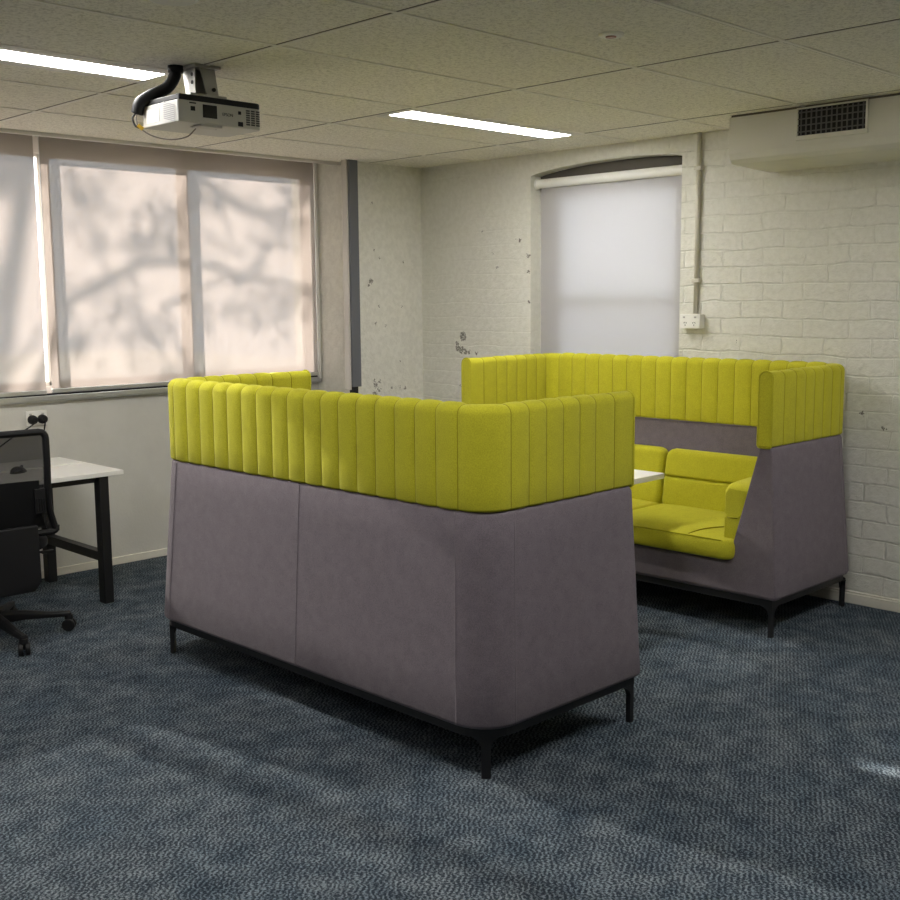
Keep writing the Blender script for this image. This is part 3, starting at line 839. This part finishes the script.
# backrest: a frame of bars around a see-through mesh, reclined a little; its back faces the viewer
BY = -.265
def back_y(z): return BY - (z - .6) * .05 - .02 * math.sin((z - .55) * 5)
def hw(z): return .196 + (.044 * max(0, (.72 - z) / .17) ** 1.5 if z < .72 else 0.0)
zs = [.572, .60, .64, .68, .72, .78, .84, .90, .96, 1.0, 1.035]
def bar(bm, pts, wx, wy):
    """flat bar along pts in the x-z plane of the back"""
    for i in range(len(pts) - 1):
        p, q = Vector(pts[i]), Vector(pts[i + 1]); d = (q - p).normalized(); s = Vector((d.z, 0, -d.x))
        vs = [bm.verts.new(c + s * a * wx + Vector((0, bb * wy, 0))) for c in (p, q) for a, bb in ((-1, -1), (1, -1), (1, 1), (-1, 1))]
        for f in ((0, 1, 5, 4), (1, 2, 6, 5), (2, 3, 7, 6), (3, 0, 4, 7), (0, 3, 2, 1), (4, 5, 6, 7)): bm.faces.new([vs[j] for j in f])
b = B(); rC = .03
right = [(hw(z), back_y(z), z) for z in zs[:-1]]
top = [(hw(1.0) - rC * (1 - math.cos(k * PI / 8)), back_y(1.03), 1.0 + .035 * math.sin(k * PI / 8) + .008) for k in range(5)]
bot = [(.240 - .03 * (1 - math.cos(k * PI / 8)), back_y(.57), .572 - .018 * math.sin(k * PI / 8)) for k in range(5)]
outl = [(-x, y, z) for x, y, z in bot[::-1]][::-1]
R1 = bot[::-1] + right + top
L1 = [(-x, y, z) for x, y, z in R1][::-1]
tube(b, R1 + L1 + [R1[0]], .0165, 10, cap=False); obj('backrest_frame', b, M['black_plastic'], t)
b = B(); g1 = []
for z in zs:
    g1.append([b.verts.new(((hw(z) - .008) * u, back_y(z) + .004 + .03 * (1 - u * u), z)) for u in [-1 + i / 5 for i in range(11)]])
for i in range(len(g1) - 1):
    for j in range(10):
        f = b.faces.new((g1[i][j], g1[i][j + 1], g1[i + 1][j + 1], g1[i + 1][j])); f.smooth = True
obj('mesh_panel', b, M['mesh'], t)
# solid lumbar plate behind the lower half, with ribbed adjusters
b = B(); pts = []
zl = [.585, .62, .67, .72, .77, .80, .815]
g1 = []
for z in zl:
    wv = hw(z) - .045 - (.05 * max(0, (z - .70) / .115)) * 0
    g1.append([b.verts.new((wv * u, back_y(z) - .012 + .012 * (1 - u * u), z)) for u in [-1 + i / 4 for i in range(9)]])
for i in range(len(g1) - 1):
    for j in range(8): b.faces.new((g1[i][j], g1[i][j + 1], g1[i + 1][j + 1], g1[i + 1][j]))
bmesh.ops.solidify(b, geom=b.faces[:], thickness=.010); obj('lumbar_plate', b, M['dark_plastic'], t, bevel=.003)
for s in (-1, 1):
    b = B()
    box(b, s * .150 - .026, back_y(.71) - .030, .655, s * .150 + .026, back_y(.71) - .010, .775)
    for k in range(4): box(b, s * .150 - .020 + k * .012, back_y(.71) - .036, .668, s * .150 - .014 + k * .012, back_y(.71) - .028, .73)
    obj('lumbar_adjuster', b, M['black_plastic'], t, bevel=.003)
# wide upright carrying the back
b = B()
prism(b, [(-.135, BY - .045, .60), (.135, BY - .045, .60), (.135, BY - .055, .33), (.10, BY - .05, .285), (-.10, BY - .05, .285), (-.135, BY - .055, .33)], (0, .032, 0))
box(b, -.07, BY - .03, .335, .07, -.08, .40); obj('back_upright', b, M['black_plastic'], t, bevel=.006)

# ================================================================ PROJECTOR
t = thing('projector', 'white ceiling-mounted projector with a black cable sleeve', 'projector', (2.63, 4.03, H))
# body: local x along its front, local y back, z down from ceiling
px0, px1, py0, py1, z0, z1 = -.205, .190, -.11, .165, -.242, -.158
b = B(); r = .03
out = [(px0, py0), (px1 - r, py0)] + [(px1 - r + r * math.sin(PI / 2 * k / 5), py0 + r - r * math.cos(PI / 2 * k / 5)) for k in range(1, 6)] + [(px1, py1 - .03), (px1 - .03, py1), (px0 + .01, py1), (px0, py1 - .01)]
prism(b, [(x, y, z0) for x, y in out], (0, 0, z1 - z0)); obj('casing', b, M['proj'], t, bevel=.005)
b = B(); prism(b, [(x * .985 + .002, y + .0005, z1 - .002) for x, y in out], (0, 0, .024)); obj('top_cover', b, M['black_plastic'], t, bevel=.005); t.children[-1]['label'] = 'black top cover'
fy = py0 - .0012
b = B(); box(b, -.095, fy, z0 + .024, -.030, fy + .002, z0 + .074); obj('lens_window', b, mat('black glass', (.006, .006, .007), .12), t)
b = B(); box(b, -.150, fy, z0 + .045, -.130, fy + .002, z0 + .062); box(b, .070, fy, z0 + .052, .084, fy + .002, z0 + .065)
box(b, .068, fy, z0 + .006, .092, fy + .002, z0 + .024); box(b, -.155, fy, z0 + .072, -.125, fy + .002, z0 + .077); obj('ports', b, M['black_plastic'], t)
b = B()
for c in range(3):
    for k in range(7): box(b, .108 + c * .024, fy, z0 + .014 + k * .009, .126 + c * .024, fy + .002, z0 + .0200 + k * .009)
obj('front_vent', b, mat('vent shadow', (.05, .05, .05), .7), t)
b = B()
for k in range(9): 
    obox(b, (px0 - .0004, -.045, z0 + .012 + k * .0075), .0012, .042, .0021, Matrix.Rotation(.25, 3, 'X'))
obj('side_vent', b, mat('slot grey', (.30, .29, .29), .6), t)
b = B(); box(b, px0 - .002, .03, z0 + .014, px0 + .001, .125, z0 + .066); obj('lamp_door', b, M['white_plastic'], t, bevel=.001)
b = B(); box(b, -.105, py0 + .0, z0 - .010, -.005, py0 + .06, z0); obj('foot', b, M['silver'], t, bevel=.003)
b = B(); box(b, -.09, -.02, z0 - .001, -.02, -.005, z0 + .001); box(b, .0, -.015, z0 - .001, .03, -.003, z0 + .001); obj('base_label', b, M['dark_plastic'], t)
cu = bpy.data.curves.new('logo', 'FONT'); cu.body = 'EPSON'; cu.size = .0165; cu.align_x = 'CENTER'; cu.extrude = .0006
lo = bpy.data.objects.new('tmp_logo', cu); COL.objects.link(lo); bpy.context.view_layer.update()
me = bpy.data.meshes.new_from_object(lo.evaluated_get(bpy.context.evaluated_depsgraph_get())); bpy.data.objects.remove(lo)
me.transform(Matrix.Translation((.020, fy + .0005, z0 + .040)) @ Matrix.Rotation(PI / 2, 4, 'X')); me.materials.clear(); me.materials.append(M['dark_plastic'])
lg = bpy.data.objects.new('logo', me); COL.objects.link(lg); lg.parent = t
# mount
b = B(); box(b, -.085, -.05, -.012, .035, .09, 0); obj('ceiling_plate', b, M['silver'], t, bevel=.002)
b = B()
prism(b, [(-.050, -.03, -.012), (.020, -.03, -.012), (.032, -.035, -.115), (-.022, -.035, -.115)], (0, .007, 0))
prism(b, [(-.068, -.02, -.012), (-.068, .07, -.012), (-.068, .05, -.115), (-.068, -.02, -.115)], (.006, 0, 0))
prism(b, [(.022, -.02, -.012), (.022, .07, -.012), (.030, .06, -.115), (.030, -.02, -.115)], (.005, 0, 0))
prism(b, [(-.068, .02, -.012), (.02, .02, -.012), (.03, .02, -.118), (-.068, .02, -.118)], (0, .007, 0))
obj('mount_bracket', b, M['silver'], t, bevel=.002)
for p, q in (((-.070, .0, -.035), (-.062, .0, -.035)), ((-.070, .0, -.066), (-.062, .0, -.066)), ((.008, -.034, -.092), (.008, -.040, -.092))):
    b = B(); tube(b, [p, q], .008, 12); obj('bolt', b, M['black_plastic'], t)
b = B(); box(b, -.11, -.05, -.130, .06, .07, -.115)
tube(b, [(-.085, -.055, -.134), (.055, -.055, -.134)], .008, 10)
for x in (-.10, -.02, .04): box(b, x, -.062, -.150, x + .026, .08, -.126)
obj('cradle', b, M['silver'], t, bevel=.002)
b = B(); sl = spline([(-.105, .06, -.004), (-.108, .065, -.04), (-.135, .08, -.085), (-.185, .11, -.115), (-.222, .14, -.145), (-.228, .16, -.185)], 8)
tube(b, sl, [.022] * 6 + [.024] * (len(sl) - 6), 14); lathe(b, [(.03, -.026), (.031, -.012), (.031, 0)], (-.105, .06, 0)); obj('cable_sleeve', b, M['black_plastic'], t, smooth=True)
b = B(); tube(b, spline([(-.228, .16, -.185), (-.236, .155, -.215), (-.225, .145, -.243), (-.19, .12, -.272), (-.14, .07, -.288), (-.09, .02, -.278), (-.06, .0, -.245)], 8), .0026, 8); obj('cable', b, M['cable_pale'], t, smooth=True)
b = B(); tube(b, spline([(-.232, .165, -.185), (-.246, .165, -.205), (-.240, .16, -.232), (-.226, .15, -.243)], 6), .004, 8); obj('cable', b, M['dark_plastic'], t, smooth=True)
b = B(); tube(b, [(-.232, .15, -.232), (-.216, .14, -.248)], .008, 10); obj('yellow_plug', b, M['yellow'], t); t.children[-1]['label'] = 'yellow cable plug'

# ================================================================ OUTSIDE: ground, tree whose branches shade the blind
b = B(); box(b, -25, YW + .3, -.55, 25, 45, -.45); struct('ground', b, M['ground'])
SUN = Vector((.15, -1, -.45)).normalized()
def bp(zx, zy):
    """points given on the blind plane by the zoomed photo, carried up the sun's path to where the tree stands"""
    sx, sy = zx * .3778, 130 + zy * .3778
    f_, R_ = 1129.5, ((.709, -.705, -.008), (.099, .089, .991), (.698, .704, -.133))
    a, c = (sx - 450) / f_, -(sy - 450) / f_
    d = [R_[0][i] * a + R_[1][i] * c + R_[2][i] for i in range(3)]
    k = 6.41 / d[1]
    return Vector((d[0] * k, 6.41, 1.65 + d[2] * k))
def away(p, dist): return p - SUN * dist
t = thing('tree', 'leafy tree outside whose branches throw shadows on the window blinds', 'tree', (1.3, 11.9, -.45))
base = Vector((1.3, 11.9, -.45))
branches = [
    ([(190, 445), (300, 392), (380, 352), (490, 352), (560, 362), (640, 388), (760, 410), (850, 432)], .030, 4.6),
    ([(500, 100), (560, 150), (640, 207), (700, 224), (760, 206), (850, 160)], .034, 5.0),
    ([(430, 470), (500, 436), (580, 402), (660, 396)], .017, 4.4),
    ([(555, 145), (590, 220), (610, 270), (600, 330)], .015, 5.2),
    ([(-40, 690), (20, 640), (70, 590), (110, 520)], .020, 4.5),
    ([(640, 385), (690, 330), (760, 260), (800, 215)], .012, 5.0),
    ([(300, 392), (260, 330), (235, 250), (200, 160)], .012, 4.8),
    ([(450, 350), (440, 280), (480, 200), (520, 140)], .012, 5.0),
]
b = B()
for pts, r, dist in branches:
    q = spline([away(bp(*p), dist + .12 * i) - base for i, p in enumerate(pts)], 6); tube(b, q, [r * (1 - .35 * i / len(q)) for i in range(len(q))], 8)
for pts, r, dist in branches[:2]:
    st = away(bp(*pts[0]), dist) - base
    mid = [st + Vector((-.3, .1, 1.1)), st * .5 + Vector((0, 0, 3.0)), Vector((.4, .3, 3.4))] if pts[0][1] < 200 else [st * .6 + Vector((0, 0, .9)), Vector((.25, .15, 2.4)), Vector((.02, 0, 1.2))]
    tube(b, spline([st] + mid, 6), [r] * 7 + [.06] * 12, 8)
tube(b, [(0, 0, 0), (.02, 0, 1.2), (.25, .15, 2.2), (.4, .3, 3.4)], [.19, .15, .13, .09], 14)
obj('trunk', b, M['bark'], t, smooth=True)
b = B()
cl = [(40, 70, 90, 70), (0, 130, 45, 50), (240, 230, 110, 80), (430, 220, 90, 70), (380, 300, 120, 40), (480, 300, 80, 60), (690, 320, 130, 70), (760, 260, 80, 50), (700, 440, 120, 60), (300, 430, 120, 60),
      (340, 520, 130, 70), (600, 480, 110, 60), (220, 150, 90, 50), (560, 180, 80, 40), (760, 480, 80, 70), (420, 560, 90, 60), (200, 560, 80, 50), (780, 150, 60, 40), (10, 420, 30, 80), (470, 640, 100, 40)]
rnd = random.Random(3)
for cx, cy, rx, ry in cl:
    for k in range(75):
        p = away(bp(cx + rnd.gauss(0, rx * .55), cy + rnd.gauss(0, ry * .55)), rnd.uniform(4.2, 6.4)) - base
        s = rnd.uniform(.026, .052)
        a = Vector((rnd.uniform(-1, 1), rnd.uniform(-1, 1), rnd.uniform(-1, 1))).normalized(); c = a.cross(Vector((rnd.uniform(-1, 1), .3, rnd.uniform(-1, 1)))).normalized()
        n_ = a.cross(c) * s * .12
        vs = [b.verts.new(p + q) for q in (-a * s, c * s * .45 + n_, a * s, -c * s * .45 + n_)]
        b.faces.new(vs)
obj('foliage', b, M['leaf'], t)

# ================================================================ LIGHT, WORLD, CAMERA
sl = bpy.data.lights.new('sun', 'SUN'); sl.energy = 40.0; sl.angle = math.radians(1.0); sl.color = (1.0, .93, .84)
so = bpy.data.objects.new('sun', sl); COL.objects.link(so); so.location = (0, 14, 9); so.rotation_euler = SUN.to_track_quat('-Z', 'Y').to_euler()
w = bpy.data.worlds.new('sky'); SC.world = w; w.use_nodes = True
bg = w.node_tree.nodes['Background']; bg.inputs[0].default_value = (.86, .92, 1.0, 1); bg.inputs[1].default_value = 2.6

cam = bpy.data.cameras.new('camera'); co = bpy.data.objects.new('camera', cam); COL.objects.link(co); SC.camera = co
F_PX, YAW, PITCH, ROLL = 1129.4766, .7899, -.1334, -.0081
fw = Vector((math.cos(YAW) * math.cos(PITCH), math.sin(YAW) * math.cos(PITCH), math.sin(PITCH)))
rt = Vector((math.sin(YAW), -math.cos(YAW), 0)); up = rt.cross(fw)
c_, s_ = math.cos(ROLL), math.sin(ROLL)
r2 = rt * c_ + up * s_; u2 = up * c_ - rt * s_
mw = Matrix.Identity(4)
for i in range(3):
    mw[i][0] = r2[i]; mw[i][1] = u2[i]; mw[i][2] = -fw[i]
mw[2][3] = 1.65
co.matrix_world = mw
cam.sensor_width = 36; cam.sensor_height = 36; cam.sensor_fit = 'HORIZONTAL'; cam.lens = 36 * F_PX / 900; cam.clip_start = .05; cam.clip_end = 200

vs = SC.view_settings
vs.view_transform = 'Standard'; vs.look = 'None'; vs.gamma = 1.0; vs.use_curve_mapping = False; vs.exposure = 0.55
SC.cycles.max_bounces = 10; SC.cycles.diffuse_bounces = 6; SC.cycles.transparent_max_bounces = 12; SC.cycles.use_denoising = True
SC.cycles.sample_clamp_indirect = 6.0
